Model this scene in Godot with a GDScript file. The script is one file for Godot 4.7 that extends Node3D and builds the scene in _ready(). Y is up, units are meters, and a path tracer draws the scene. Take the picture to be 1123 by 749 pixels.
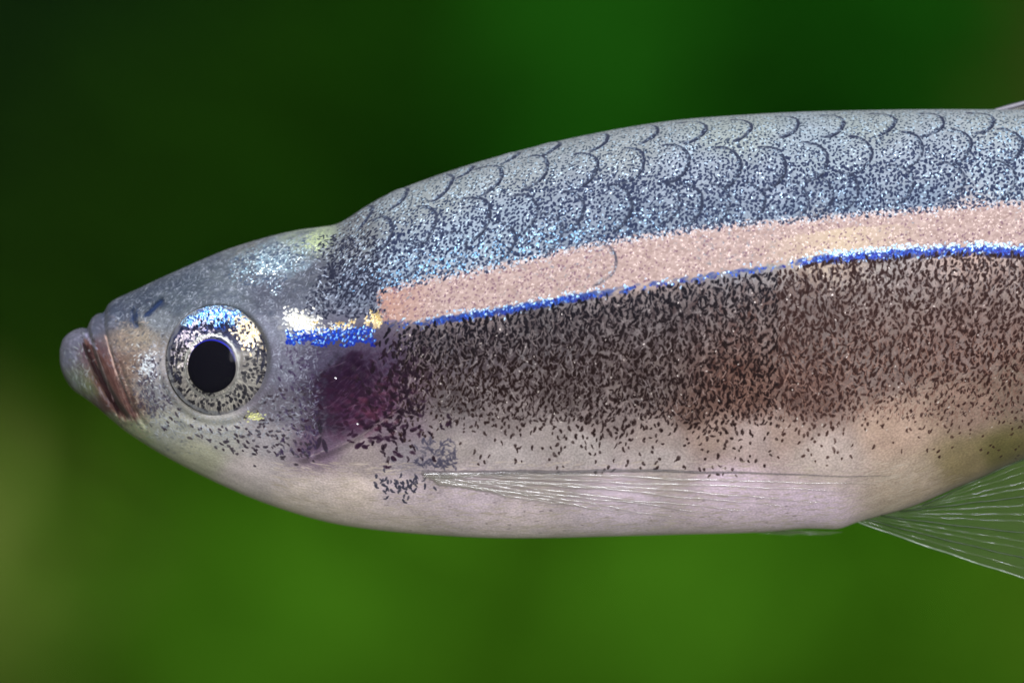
extends Node3D
# A small silvery fish seen from the side in front of out-of-focus water plants.
# Fish measures are drawn in "fish units" (fu): x runs from snout to tail, y downwards from the back, z out of the flank.

const S := 0.00025
const X0 := 65.0
const XE := 1880.0
const TW := 2048
const TH := 1024
const USPLIT := 1150.0
const UFRONT := 0.86

var rng := RandomNumberGenerator.new()
var top_t := PackedFloat32Array()
var bot_t := PackedFloat32Array()
var wid_t := PackedFloat32Array()
var stripe_top_t := PackedFloat32Array()
var stripe_bot_t := PackedFloat32Array()
var lump := FastNoiseLite.new()

# ---------------------------------------------------------------- shape of the fish

func curve_table(pts: Array, x0: float, x1: float) -> PackedFloat32Array:
	var n := pts.size()
	var tan_ := PackedFloat32Array()
	for i in n:
		var a: Vector2 = pts[maxi(i - 1, 0)]
		var b: Vector2 = pts[mini(i + 1, n - 1)]
		tan_.append((b.y - a.y) / maxf(b.x - a.x, 0.001))
	var out := PackedFloat32Array()
	var k := 0
	var steps := int((x1 - x0) * 2.0) + 1
	for s in steps:
		var x := x0 + s * 0.5
		while k < n - 2 and x > pts[k + 1].x:
			k += 1
		var p: Vector2 = pts[k]
		var q: Vector2 = pts[k + 1]
		var h := q.x - p.x
		var t := clampf((x - p.x) / h, 0.0, 1.0)
		var t2 := t * t
		var t3 := t2 * t
		out.append((2 * t3 - 3 * t2 + 1) * p.y + (t3 - 2 * t2 + t) * h * tan_[k] + (-2 * t3 + 3 * t2) * q.y + (t3 - t2) * h * tan_[k + 1])
	return out

func look(t: PackedFloat32Array, x: float) -> float:
	var f := clampf((x - X0) * 2.0, 0.0, t.size() - 1.001)
	var i := int(f)
	return lerpf(t[i], t[i + 1], f - i)

func seg_dist(p: Vector2, line: Array) -> float:
	var best := 1e9
	for i in line.size() - 1:
		var a: Vector2 = line[i]
		var ab: Vector2 = line[i + 1] - a
		var t := clampf((p - a).dot(ab) / ab.length_squared(), 0.0, 1.0)
		best = minf(best, p.distance_squared_to(a + ab * t))
	return sqrt(best)

var mouth_slit := [Vector2(93, 356), Vector2(98, 371), Vector2(104, 392), Vector2(114, 418), Vector2(128, 443), Vector2(138, 457)]
var lip_fold := [Vector2(115, 336), Vector2(114, 356), Vector2(118, 378), Vector2(126, 402), Vector2(136, 428), Vector2(147, 452)]
var chin_fold := [Vector2(90, 372), Vector2(93, 388), Vector2(103, 412), Vector2(118, 436), Vector2(132, 454)]
var maxilla_fold := [Vector2(132, 400), Vector2(141, 424), Vector2(150, 450), Vector2(160, 466)]
var gill_line := [Vector2(372, 392), Vector2(352, 418), Vector2(345, 450), Vector2(350, 478), Vector2(343, 498)]
var gill_edge := [Vector2(330, 503), Vector2(360, 495), Vector2(386, 482), Vector2(412, 462), Vector2(440, 448)]
var nape_line := [Vector2(366, 246), Vector2(362, 270), Vector2(358, 300), Vector2(372, 325), Vector2(412, 345)]
var nostril_a := [Vector2(162, 345), Vector2(178, 331)]
var nostril_b := [Vector2(145, 342), Vector2(147, 355), Vector2(153, 359)]

func ridge(d: float, w: float) -> float:
	return exp(-d * d / (w * w))

func relief(x: float, y: float) -> float:
	var d := lump.get_noise_2d(x * 2.0, y * 2.0) * 0.5
	if x > 480.0:
		return d
	var p := Vector2(x, y)
	var ex := (x - 241.0) / 59.0
	var ey := (y - 395.0) / 62.0
	var r := sqrt(ex * ex + ey * ey)
	if r < 1.5:
		d -= 15.0 * (1.0 - smoothstep(0.86, 0.99, r))
		d += 1.6 * ridge(r - 1.04, 0.06) - 1.1 * ridge(r - 1.15, 0.05) + 0.5 * ridge(r - 1.27, 0.05)
	if x < 190.0:
		d -= 9.5 * ridge(seg_dist(p, mouth_slit), 3.2)
		d -= 6.0 * ridge(seg_dist(p, lip_fold), 2.6)
		d -= 5.5 * ridge(seg_dist(p, chin_fold), 2.6)
		d -= 2.6 * ridge(seg_dist(p, maxilla_fold), 2.6)
		d += 2.4 * ridge(seg_dist(p, [Vector2(99, 362), Vector2(106, 376), Vector2(107, 388)]), 3.2)
		d += 1.6 * ridge(seg_dist(p, [Vector2(116, 372), Vector2(122, 392), Vector2(129, 412)]), 1.8)
		d -= 8.0 * ridge(seg_dist(p, nostril_a), 4.0)
		d -= 6.0 * ridge(seg_dist(p, nostril_b), 3.4)
		d += 1.8 * ridge(seg_dist(p, [Vector2(156, 344), Vector2(166, 350)]), 2.4)
	elif x > 300.0:
		d -= 4.0 * ridge(seg_dist(p, gill_line), 3.5)
		d += 1.8 * ridge(seg_dist(p, [Vector2(350, 462), Vector2(358, 474), Vector2(357, 490), Vector2(350, 496)]), 1.8)
		d += 1.6 * ridge(seg_dist(p, [Vector2(378, 388), Vector2(372, 404), Vector2(362, 420)]), 2.4)
		d -= 2.0 * ridge(seg_dist(p, [Vector2(392, 402), Vector2(410, 412), Vector2(426, 432)]), 4.0)
		d += 1.4 * ridge(seg_dist(p, [Vector2(372, 440), Vector2(392, 452), Vector2(404, 466)]), 2.4)
		d += 1.5 * ridge(seg_dist(p, gill_edge), 2.2) - 1.4 * ridge(seg_dist(p, [Vector2(334, 508), Vector2(364, 500), Vector2(390, 487), Vector2(416, 467), Vector2(444, 453)]), 3.0)
		d -= 2.0 * ridge(seg_dist(p, nape_line), 4.5)
	return d

func phi_of(x: float, y: float) -> float:
	var t := look(top_t, x)
	var b := look(bot_t, x)
	return acos(clampf(1.0 - 2.0 * (y - t) / (b - t), -1.0, 1.0))

func skin(x: float, phi: float) -> Vector3:
	var t := look(top_t, x)
	var b := look(bot_t, x)
	var y := (t + b) * 0.5 - (b - t) * 0.5 * cos(phi)
	var s := sin(phi)
	var z := look(wid_t, x) * pow(maxf(s, 0.0), 0.8)
	z = maxf(z + relief(x, y) * smoothstep(0.06, 0.45, s), 0.0)
	return Vector3(x, y, z)

func skin_z(x: float, y: float) -> float:
	return skin(x, phi_of(x, y)).z

func skin_normal(x: float, phi: float) -> Vector3:
	var a := skin(x + 3.0, phi) - skin(x - 3.0, phi)
	var b := skin(x, phi + 0.02) - skin(x, phi - 0.02)
	var n := b.cross(a).normalized()
	return -n if n.z < 0.0 else n

func tex_u(x: float) -> float:
	return (x - X0) / (USPLIT - X0) * UFRONT if x < USPLIT else UFRONT + (x - USPLIT) / (XE - USPLIT) * (1.0 - UFRONT)

func w3(p: Vector3) -> Vector3:
	return Vector3((p.x - 561.5) * S, (374.5 - p.y) * S, p.z * S)

func wn(n: Vector3) -> Vector3:
	return Vector3(n.x, -n.y, n.z)

func shape_fish() -> void:
	lump.seed = 4
	lump.frequency = 0.02
	top_t = curve_table([Vector2(65, 383), Vector2(68, 373), Vector2(74, 366), Vector2(82, 361.5), Vector2(90, 359.5), Vector2(95, 360), Vector2(97, 355), Vector2(101, 348), Vector2(107, 344), Vector2(112, 343), Vector2(115, 340), Vector2(118, 334), Vector2(126, 328), Vector2(150, 317), Vector2(175, 305), Vector2(200, 294), Vector2(225, 283), Vector2(250, 273), Vector2(275, 265), Vector2(300, 258), Vector2(325, 252.5), Vector2(350, 249), Vector2(368, 246), Vector2(380, 240), Vector2(400, 227), Vector2(425, 213), Vector2(450, 203), Vector2(480, 192), Vector2(520, 179), Vector2(570, 165), Vector2(620, 153), Vector2(680, 141), Vector2(740, 132), Vector2(800, 127), Vector2(870, 123), Vector2(940, 121), Vector2(1010, 120), Vector2(1080, 120), Vector2(1160, 121), Vector2(1280, 130), Vector2(1400, 150), Vector2(1550, 190), Vector2(1700, 228), Vector2(1800, 242), Vector2(1880, 236)], X0, XE)
	bot_t = curve_table([Vector2(65, 398), Vector2(67, 407), Vector2(72, 418), Vector2(80, 428), Vector2(90, 435), Vector2(105, 446), Vector2(120, 459), Vector2(140, 475), Vector2(180, 500), Vector2(230, 526), Vector2(280, 548), Vector2(330, 565), Vector2(370, 575), Vector2(420, 582), Vector2(480, 587), Vector2(540, 590), Vector2(600, 590), Vector2(680, 588), Vector2(760, 586), Vector2(830, 584), Vector2(880, 580), Vector2(905, 580), Vector2(920, 580), Vector2(940, 573), Vector2(1000, 556), Vector2(1050, 535), Vector2(1123, 505), Vector2(1200, 474), Vector2(1300, 440), Vector2(1450, 402), Vector2(1600, 370), Vector2(1750, 348), Vector2(1820, 344), Vector2(1880, 350)], X0, XE)
	wid_t = curve_table([Vector2(65, 6), Vector2(68, 15), Vector2(75, 24), Vector2(88, 32), Vector2(100, 36), Vector2(120, 42), Vector2(160, 55), Vector2(200, 65), Vector2(250, 75), Vector2(300, 83), Vector2(400, 98), Vector2(520, 110), Vector2(700, 118), Vector2(900, 112), Vector2(1123, 95), Vector2(1400, 62), Vector2(1700, 28), Vector2(1800, 20), Vector2(1880, 12)], X0, XE)
	stripe_top_t = curve_table([Vector2(65, 360), Vector2(415, 319), Vector2(440, 314), Vector2(500, 302), Vector2(560, 290), Vector2(640, 271), Vector2(700, 262), Vector2(760, 253), Vector2(830, 245), Vector2(900, 240), Vector2(1000, 232), Vector2(1060, 227), Vector2(1123, 223), Vector2(1300, 226), Vector2(1600, 262), Vector2(1880, 284)], X0, XE)
	stripe_bot_t = curve_table([Vector2(65, 375), Vector2(415, 350), Vector2(450, 351), Vector2(500, 344), Vector2(560, 335), Vector2(640, 321), Vector2(700, 311), Vector2(780, 299), Vector2(850, 288), Vector2(920, 277), Vector2(1000, 272), Vector2(1060, 269), Vector2(1123, 271), Vector2(1300, 270), Vector2(1600, 292), Vector2(1880, 298)], X0, XE)

# ---------------------------------------------------------------- pigment canvas

class Canvas:
	var w: int
	var h: int
	var c := PackedByteArray()   # colour
	var o := PackedByteArray()   # -, roughness, metal
	var b := PackedByteArray()   # fine relief
	func _init(w_: int, h_: int) -> void:
		w = w_
		h = h_
		c.resize(w * h * 3)
		o.resize(w * h * 3)
		b.resize(w * h)
		b.fill(128)
	# an ellipse of semi-axes a, e (fish units), turned by ang, at texel cx, cy; mx, my: fish units per texel
	func blot(cx: float, cy: float, mx: float, my: float, a: float, e: float, ang: float, col: Color, alpha: float, soft: float, metal := -1.0, rough := -1.0, high := 0.0) -> void:
		var ca := cos(ang)
		var sa := sin(ang)
		var ext := maxf(a, e)
		var x0 := maxi(int(cx - ext / mx), 0)
		var x1 := mini(int(cx + ext / mx) + 1, w - 1)
		var y0 := maxi(int(cy - ext / my), 0)
		var y1 := mini(int(cy + ext / my) + 1, h - 1)
		var r8 := col.r * 255.0
		var g8 := col.g * 255.0
		var b8 := col.b * 255.0
		var ia := 1.0 / a
		var ie := 1.0 / e
		for j in range(y0, y1 + 1):
			var dy := (j - cy) * my
			for i in range(x0, x1 + 1):
				var dx := (i - cx) * mx
				var u := (dx * ca + dy * sa) * ia
				var v := (dy * ca - dx * sa) * ie
				var q := u * u + v * v
				if q < 1.0:
					var k := alpha * minf(1.0, (1.0 - q) * soft)
					var n := j * w + i
					var t := n * 3
					c[t] = int(c[t] + (r8 - c[t]) * k)
					c[t + 1] = int(c[t + 1] + (g8 - c[t + 1]) * k)
					c[t + 2] = int(c[t + 2] + (b8 - c[t + 2]) * k)
					if metal >= 0.0:
						o[t + 2] = int(o[t + 2] + (metal * 255.0 - o[t + 2]) * k)
					if rough >= 0.0:
						o[t + 1] = int(o[t + 1] + (rough * 255.0 - o[t + 1]) * k)
					if high != 0.0:
						b[n] = clampi(int(b[n] + high * k), 0, 255)
	func colour_map() -> ImageTexture:
		return ImageTexture.create_from_image(Image.create_from_data(w, h, false, Image.FORMAT_RGB8, c))
	func gloss_map() -> ImageTexture:
		return ImageTexture.create_from_image(Image.create_from_data(w, h, false, Image.FORMAT_RGB8, o))
	func relief_map() -> ImageTexture:
		return ImageTexture.create_from_image(Image.create_from_data(w, h, false, Image.FORMAT_L8, b))

var cv: Canvas

func spot(x: float, y: float, a: float, e: float, ang: float, col: Color, alpha := 1.0, soft := 2.5, metal := -1.0, rough := -1.0, high := 0.0) -> void:
	spot_at(x, phi_of(x, y), a, e, ang, col, alpha, soft, metal, rough, high)

func spot_at(x: float, phi: float, a: float, e: float, ang: float, col: Color, alpha := 1.0, soft := 2.5, metal := -1.0, rough := -1.0, high := 0.0) -> void:
	var mx := (USPLIT - X0) / (UFRONT * TW) if x < USPLIT else (XE - USPLIT) / ((1.0 - UFRONT) * TW)
	var hh := (look(bot_t, x) - look(top_t, x)) * 0.5
	var s := sin(phi)
	var co := cos(phi)
	var wd := look(wid_t, x) * 0.8 * co
	var my := sqrt(hh * hh * s * s + wd * wd) * PI / TH
	cv.blot(tex_u(x) * TW, phi / PI * TH, mx, maxf(my, 0.05), a, e, ang, col, alpha, soft, metal, rough, high)

func c8(r: float, g: float, b: float) -> Color:
	return Color(r / 255.0, g / 255.0, b / 255.0)

func rr(a: float, b: float) -> float:
	return rng.randf_range(a, b)

func smooth(a: float, b: float, x: float) -> float:
	return smoothstep(a, b, x)

# a random point of the skin between two heights, even over the surface
func pick(x0: float, x1: float, y0: float, y1: float) -> Vector2:
	var x := rr(x0, x1)
	var t := look(top_t, x)
	var b := look(bot_t, x)
	var pa := phi_of(x, clampf(y0, t, b))
	var pb := phi_of(x, clampf(y1, t, b))
	var phi := rr(pa, pb)
	return Vector2(x, (t + b) * 0.5 - (b - t) * 0.5 * cos(phi))

func around(x: float, phi: float) -> float:
	# fish units of skin per radian of phi
	var hh := (look(bot_t, x) - look(top_t, x)) * 0.5
	return sqrt(pow(hh * sin(phi), 2) + pow(look(wid_t, x) * 0.8 * cos(phi), 2))

# evenly scattered points of the skin (x, y), about gx by gy apart
func lattice(x0: float, x1: float, ya: Callable, yb: Callable, gx: float, gy: float, jit := 0.45) -> PackedVector2Array:
	var out := PackedVector2Array()
	var x := x0
	var odd := 0
	while x < x1:
		var t := look(top_t, x)
		var b := look(bot_t, x)
		var pb := phi_of(x, clampf(yb.call(x), t, b))
		var phi := phi_of(x, clampf(ya.call(x), t, b)) + 0.01
		phi += gy / around(x, phi) * (0.5 * odd)
		while phi < pb:
			var st := gy / around(x, phi)
			var q := phi + rr(-jit, jit) * st
			if q > 0.01:
				out.append(Vector2(x + rr(-jit, jit) * gx, (t + b) * 0.5 - (b - t) * 0.5 * cos(q)))
			phi += st
		odd = 1 - odd
		x += gx
	return out

# posterior edge (x, y), radius along the body, radius across, strength
var scale_list := [
	[410, 243, 24, 20, 0.5], [432, 262, 27, 25, 1.0], [449, 220, 27, 20, 0.8], [480, 249, 28, 26, 1.0], [498, 206, 28, 22, 0.9], [539, 241, 29, 28, 1.0], [552, 198, 28, 22, 1.0],
	[602, 188, 28, 24, 1.0], [590, 236, 27, 25, 0.45], [641, 233, 27, 25, 0.5], [656, 187, 28, 24, 1.0], [693, 229, 29, 29, 1.1], [707, 181, 27, 24, 0.8], [745, 224, 27, 26, 0.4],
	[722, 147, 28, 20, 0.8], [756, 179, 28, 25, 1.0], [775, 144, 28, 19, 1.0], [668, 156, 26, 18, 0.6], [812, 184, 28, 27, 0.9], [824, 142, 27, 19, 0.9], [861, 184, 29, 28, 1.1], [876, 138, 27, 19, 0.9],
	[800, 224, 27, 25, 0.35], [907, 177, 27, 25, 0.7], [926, 137, 27, 19, 0.9], [885, 222, 27, 25, 0.3], [955, 170, 27, 25, 0.6], [982, 135, 28, 19, 0.8], [940, 210, 27, 24, 0.3], [1011, 164, 28, 25, 0.6],
	[1035, 135, 27, 19, 0.7], [1064, 160, 28, 24, 0.5], [1000, 203, 27, 24, 0.3], [1090, 134, 27, 18, 0.7], [1120, 160, 28, 24, 0.5], [1056, 200, 27, 24, 0.3], [1112, 198, 27, 24, 0.3], [676, 290, 26, 24, 0.2],
	[615, 164, 27, 17, 0.6], [520, 191, 24, 12, 0.5], [570, 175, 26, 14, 0.5], [462, 287, 27, 24, 0.3], [513, 277, 27, 24, 0.3], [566, 267, 27, 24, 0.35], [618, 257, 27, 24, 0.3], [770, 225, 28, 26, 0.5], [838, 224, 28, 26, 0.5], [912, 215, 28, 26, 0.4],
	[1146, 135, 27, 18, 0.6], [1176, 162, 28, 24, 0.5], [1168, 200, 27, 24, 0.3],
]

# base hues of the skin between the pigment cells: x, y, red, green, blue
var hues := [
	[70, 390, 91, 92, 106], [85, 372, 93, 92, 107], [80, 420, 96, 102, 94], [100, 358, 76, 78, 93], [104, 385, 77, 56, 61], [112, 420, 76, 48, 44], [98, 425, 95, 99, 75], [120, 445, 74, 51, 47], [120, 460, 103, 109, 77], [150, 478, 132, 138, 108],
	[125, 345, 66, 72, 87], [122, 400, 91, 65, 63], [135, 375, 123, 109, 100], [145, 400, 111, 92, 83], [140, 440, 104, 78, 70], [155, 370, 133, 122, 111], [160, 325, 59, 66, 78], [200, 310, 66, 73, 84], [165, 400, 148, 142, 144], [165, 430, 115, 113, 116], [180, 470, 142, 140, 132], [220, 500, 154, 150, 132],
	[175, 350, 104, 108, 115], [190, 330, 79, 86, 95], [250, 300, 84, 90, 98], [250, 322, 94, 100, 110], [300, 320, 79, 81, 94], [300, 280, 101, 110, 119], [330, 258, 136, 146, 128], [352, 256, 140, 150, 128], [270, 268, 100, 101, 100], [350, 300, 76, 78, 89], [380, 270, 101, 103, 109], [395, 310, 96, 102, 120], [390, 250, 108, 110, 114],
	[310, 400, 98, 96, 110], [315, 360, 114, 115, 129], [315, 450, 91, 86, 96], [300, 480, 140, 132, 136], [240, 475, 148, 144, 140], [270, 520, 177, 163, 163], [340, 545, 193, 176, 172], [390, 540, 197, 178, 172], [430, 570, 195, 176, 177],
	[360, 395, 64, 58, 76], [385, 415, 46, 28, 52], [385, 450, 62, 38, 62], [410, 440, 74, 46, 66], [360, 460, 49, 39, 53], [355, 430, 52, 45, 60], [350, 485, 90, 72, 90], [420, 400, 66, 56, 74], [450, 420, 100, 84, 92], [440, 470, 108, 94, 102], [400, 500, 140, 126, 126], [450, 500, 128, 118, 124], [440, 540, 181, 163, 170],
	[500, 380, 91, 85, 90], [500, 440, 90, 81, 82], [500, 490, 146, 134, 132], [520, 540, 198, 178, 189], [560, 575, 207, 186, 193], [600, 370, 90, 84, 86], [620, 430, 87, 76, 75], [640, 490, 156, 144, 142], [680, 545, 207, 186, 202], [720, 350, 97, 88, 89], [720, 420, 94, 81, 78],
	[760, 450, 93, 71, 64], [810, 430, 95, 69, 61], [820, 480, 160, 140, 136], [800, 540, 210, 186, 204], [880, 370, 107, 95, 93], [880, 440, 102, 81, 76], [900, 500, 172, 154, 148], [880, 560, 207, 183, 202], [960, 400, 113, 97, 93], [980, 470, 164, 138, 124], [1000, 530, 168, 148, 134],
	[1060, 380, 118, 100, 96], [1060, 450, 134, 111, 100], [1060, 510, 128, 112, 84], [1100, 500, 98, 90, 56], [1120, 430, 115, 97, 87], [1110, 540, 96, 92, 60], [1300, 350, 108, 93, 88], [1500, 340, 140, 124, 114], [1800, 320, 140, 126, 116], [1300, 420, 132, 116, 111],
	[420, 230, 125, 130, 134], [470, 210, 134, 139, 141], [560, 180, 136, 141, 144], [680, 150, 138, 143, 145], [800, 135, 142, 149, 147], [950, 128, 139, 146, 147], [1100, 128, 142, 148, 151], [440, 285, 129, 140, 155], [500, 270, 142, 155, 170], [560, 250, 134, 145, 159], [640, 240, 130, 138, 152], [760, 200, 137, 145, 158],
	[900, 170, 139, 149, 159], [850, 220, 134, 142, 157], [1000, 190, 140, 148, 160], [1100, 190, 145, 155, 167], [1300, 170, 131, 138, 148], [1600, 240, 129, 136, 144],
	[500, 466, 124, 113, 114], [560, 458, 118, 106, 105], [600, 476, 138, 126, 124], [660, 462, 122, 108, 106], [720, 476, 138, 122, 118], [780, 474, 142, 120, 112], [860, 470, 146, 124, 116], [560, 500, 156, 144, 143], [720, 504, 162, 148, 146],
	[640, 254, 112, 122, 138], [700, 246, 112, 122, 138], [780, 236, 114, 124, 140], [860, 230, 114, 126, 144], [930, 224, 116, 128, 146], [1010, 216, 118, 130, 148],
	[500, 325, 170, 143, 133], [700, 290, 175, 150, 141], [900, 262, 180, 156, 138], [1050, 250, 177, 150, 139],
]

func base_coat() -> void:
	var lw := 256
	var lh := 128
	var im := Image.create(lw, lh, false, Image.FORMAT_RGB8)
	for i in lw:
		var u := (i + 0.5) / lw
		var x := X0 + u / UFRONT * (USPLIT - X0) if u < UFRONT else USPLIT + (u - UFRONT) / (1.0 - UFRONT) * (XE - USPLIT)
		var t := look(top_t, x)
		var b := look(bot_t, x)
		var near := []
		for q in hues:
			if absf(q[0] - x) < 170.0 or x > 1150.0:
				near.append(q)
		for j in lh:
			var y := (t + b) * 0.5 - (b - t) * 0.5 * cos((j + 0.5) / lh * PI)
			var sw := 0.0
			var r := 0.0
			var g := 0.0
			var bl := 0.0
			for q in near:
				var dx: float = q[0] - x
				var dy: float = (q[1] - y) * 1.3
				var d2 := dx * dx + dy * dy + 60.0
				var k := 1.0 / (d2 * d2)
				sw += k
				r += k * q[2]
				g += k * q[3]
				bl += k * q[4]
			im.set_pixel(i, j, c8(r / sw, g / sw, bl / sw))
	im.resize(TW, TH, Image.INTERPOLATE_CUBIC)
	cv.c = im.get_data()
	var n1 := FastNoiseLite.new()
	n1.seed = 11
	n1.frequency = 0.17
	n1.fractal_octaves = 2
	var n2 := FastNoiseLite.new()
	n2.seed = 12
	n2.frequency = 0.02
	var g1 := n1.get_image(TW, TH, false, false, false).get_data()
	var g2 := n2.get_image(TW, TH, false, false, false).get_data()
	for k in TW * TH:
		var f := 1.0 + (g1[k] - 128) * 0.0011 + (g2[k] - 128) * 0.0007
		var t := k * 3
		cv.c[t] = mini(int(cv.c[t] * f), 255)
		cv.c[t + 1] = mini(int(cv.c[t + 1] * f), 255)
		cv.c[t + 2] = mini(int(cv.c[t + 2] * f), 255)
		cv.b[k] = 128 + (g1[k] - 128) / 11
	cv.o.fill(0)
	for k in TW * TH:
		cv.o[k * 3 + 1] = clampi(122 + (g1[k] - 128) / 4, 60, 255)

# a dark pigment cell: a short bent stroke with a stub of a branch
func cell(x: float, y: float, a: float, e: float, ang: float, col: Color, alpha: float) -> void:
	var bend := rr(-0.6, 0.6)
	spot(x, y, a, e, ang, col, alpha, 2.0, 0.0, 0.5, -12.0)
	spot(x + cos(ang + bend) * a * 0.8, y + sin(ang + bend) * a * 0.8, a * 0.6, e * 0.75, ang + bend * 1.6, col, alpha, 2.0, 0.0, 0.5, -8.0)
	if rng.randf() < 0.5:
		spot(x, y, a * 0.5, e * 0.6, ang + rr(0.9, 2.2), col, alpha, 2.0)

func paint_skin() -> void:
	cv = Canvas.new(TW, TH)
	base_coat()
	# --- rosy stripe along the flank: many small overlapping flecks
	for i in 15000:
		var x := rr(414, 1180)
		var ya := look(stripe_top_t, x)
		var yb := look(stripe_bot_t, x)
		if x < 426.0 + rng.randfn(0.0, 10.0):
			continue
		var y := rr(ya - 1.5 + rng.randfn(0.0, 1.2), yb + 0.5 + rng.randfn(0.0, 1.2))
		var v := rr(-18, 18)
		var col := c8(166 + v, 142 + v, 137 + v)
		if x < 480.0:
			col = col.lerp(c8(164, 120, 106), (480.0 - x) / 80.0)
		if absf(x - 920.0) < 100.0 and y > yb - 26.0:
			col = col.lerp(c8(212, 194, 158), 0.5 * (1.0 - absf(x - 920.0) / 100.0))
		spot(x, y, rr(1.8, 3.4), rr(1.2, 2.2), rr(-0.6, 0.6), col, 0.75, 2.0, 0.0, rr(0.4, 0.55), rr(-10, 12))
	for i in 2400:
		var x := rr(414, 1180)
		var y := rr(look(stripe_top_t, x), look(stripe_bot_t, x) - 1.0)
		var dotty := 0.35 + 0.3 * (1.0 - smooth(500, 760, x))
		if rng.randf() < dotty:
			spot(x, y, rr(0.9, 2.0), rr(0.8, 1.3), rr(0, 3), c8(112, 84, 98), rr(0.3, 0.9), 2.5)
		else:
			spot(x, y, rr(1.0, 2.0), rr(0.6, 1.1), rr(0, 3), c8(206, 184, 178), rr(0.3, 0.8), 2.5, 0.2, 0.38, 14.0)
	# --- back: small dark dots on a pale blue net, bright reflecting platelets between them
	for p in lattice(350, 1180, func(x): return 0.0, func(x): return look(stripe_top_t, x) + 2.0, 3.9, 3.9, 0.4):
		if p.x < 372.0 + rng.randfn(0.0, 7.0) - 20.0 * smooth(260, 330, p.y):
			continue
		var yt := look(top_t, p.x)
		var up := (p.y - yt) / (look(stripe_top_t, p.x) - yt)
		var thick := 0.75 + 0.45 * smooth(0.1, 0.6, up)
		for s in scale_list:
			var cx: float = s[0] - s[2]
			if absf(p.x - cx) < 40.0 and absf(p.y - s[1]) < 40.0:
				var rad := Vector2((p.x - cx) / s[2], (p.y - s[1]) / s[3]).length()
				if rad < 0.8:
					thick *= 1.0 - 0.07 * s[4]
				elif rad > 0.95 and rad < 1.25 and p.x > cx:
					thick *= 1.0 + 0.16 * s[4]
		var col := c8(66, 76, 86).lerp(c8(36, 43, 68), smooth(0.0, 0.5, up))
		if p.x < 440.0:
			col = col.lerp(c8(34, 36, 52), smooth(440, 400, p.x))
		if rng.randf() < 0.10:
			continue
		var a := rr(1.4, 2.3) * thick
		spot(p.x, p.y, a, a * rr(0.5, 0.8), rr(0.0, PI), col, rr(0.7, 1.0), 2.6, 0.0, 0.5, -14.0)
		if rng.randf() < 0.28:
			var w := rr(0, PI)
			spot(p.x + cos(w) * 1.8, p.y + sin(w) * 1.8, rr(1.2, 2.2), rr(0.6, 0.9), w, col, 0.8, 2.4)
	for i in 9000:
		var p := pick(372, 1180, 0, 330)
		var yt := look(top_t, p.x)
		var yb := look(stripe_top_t, p.x)
		if p.y > yb - 1.0:
			continue
		var up := (p.y - yt) / (yb - yt)
		var band := smooth(0.58, 0.9, up) * (0.25 + 0.75 * (1.0 - smooth(560, 780, p.x)))
		band += 0.4 * smooth(1020, 1110, p.x) * ridge(up - 0.45, 0.3)
		var far := 0.2 + band + 0.3 * ridge(up - 0.22, 0.14)
		if p.x < 425.0:
			far = 0.35
		if rng.randf() > far:
			continue
		var col := c8(188, 210, 226).lerp(c8(128, 192, 242), clampf(band * rr(0.3, 1.3), 0.0, 1.0))
		spot(p.x, p.y, rr(1.0, 2.2), rr(0.7, 1.2), rr(0, PI), col, rr(0.5, 1.0), 1.7, 0.4, rr(0.28, 0.42), rr(6, 22))
	# --- dark rims of the back scales
	for s in scale_list:
		var cx: float = s[0] - s[2]
		var cphi := phi_of(cx, s[1])
		var per := around(cx, cphi)
		var lo := rr(-1.75, -1.35)
		var hi := rr(1.25, 1.65)
		for k in 200:
			var a := rr(lo, hi)
			var r := 0.99 - absf(rng.randfn(0.0, 0.055)) - 0.02 * sin(a * 5.0 + cx)
			var x: float = cx + cos(a) * s[2] * r
			var dphi: float = sin(a) * s[3] * r / per
			spot_at(x, maxf(cphi + dphi, 0.02), rr(1.6, 3.4), rr(0.8, 1.9), a + PI / 2 + rr(-0.3, 0.3), c8(44, 49, 68), rr(0.2, 0.85) * minf(s[4] * 1.6, 1.0) * (1.0 - 0.28 * absf(a)) * (0.75 + 0.25 * sin(a * 7.0 + cx)), 1.6, 0.0, 0.5)
	for s in scale_list:
		var cx: float = s[0] - s[2]
		var cphi := phi_of(cx, s[1])
		var per := around(cx, cphi)
		for k in 26:
			var a := rr(-1.4, 1.4)
			var r := rr(0.78, 0.98)
			spot_at(cx + cos(a) * s[2] * r, maxf(cphi + sin(a) * s[3] * r / per, 0.03), rr(0.9, 2.0), rr(0.6, 1.0), rr(0, PI), c8(150, 168, 184), rr(0.2, 0.7), 1.8, 0.25, 0.34, 12.0)
	for i in 1300:
		var x := rr(424, 1180)
		var y := look(stripe_top_t, x) + rng.randfn(0.0, 3.2)
		spot(x, y, rr(1.0, 2.2), rr(0.7, 1.2), rr(0, PI), c8(176, 196, 214).lerp(c8(196, 176, 172), rng.randf()), rr(0.2, 0.75), 1.6, 0.25, 0.36, 10.0)
	# --- blue line under the stripe
	for i in 1700:
		var x := rr(430, 1180)
		var p1 := smooth(450, 520, x) * (1.0 - smooth(610, 690, x)) * 0.75 + smooth(850, 930, x)
		if rng.randf() > p1 + 0.1:
			continue
		var dy := rr(1.0, 8.0 + 4.0 * smooth(850, 950, x))
		spot(x, look(stripe_bot_t, x) + dy, rr(3.0, 6.0), rr(1.6, 2.8), rr(-0.5, 0.3), c8(40, 62, 128).lerp(c8(24, 22, 52), clampf((dy - 4.0) / 7.0, 0.0, 1.0)), rr(0.25, 0.6), 1.3, 0.1, 0.4)
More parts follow.
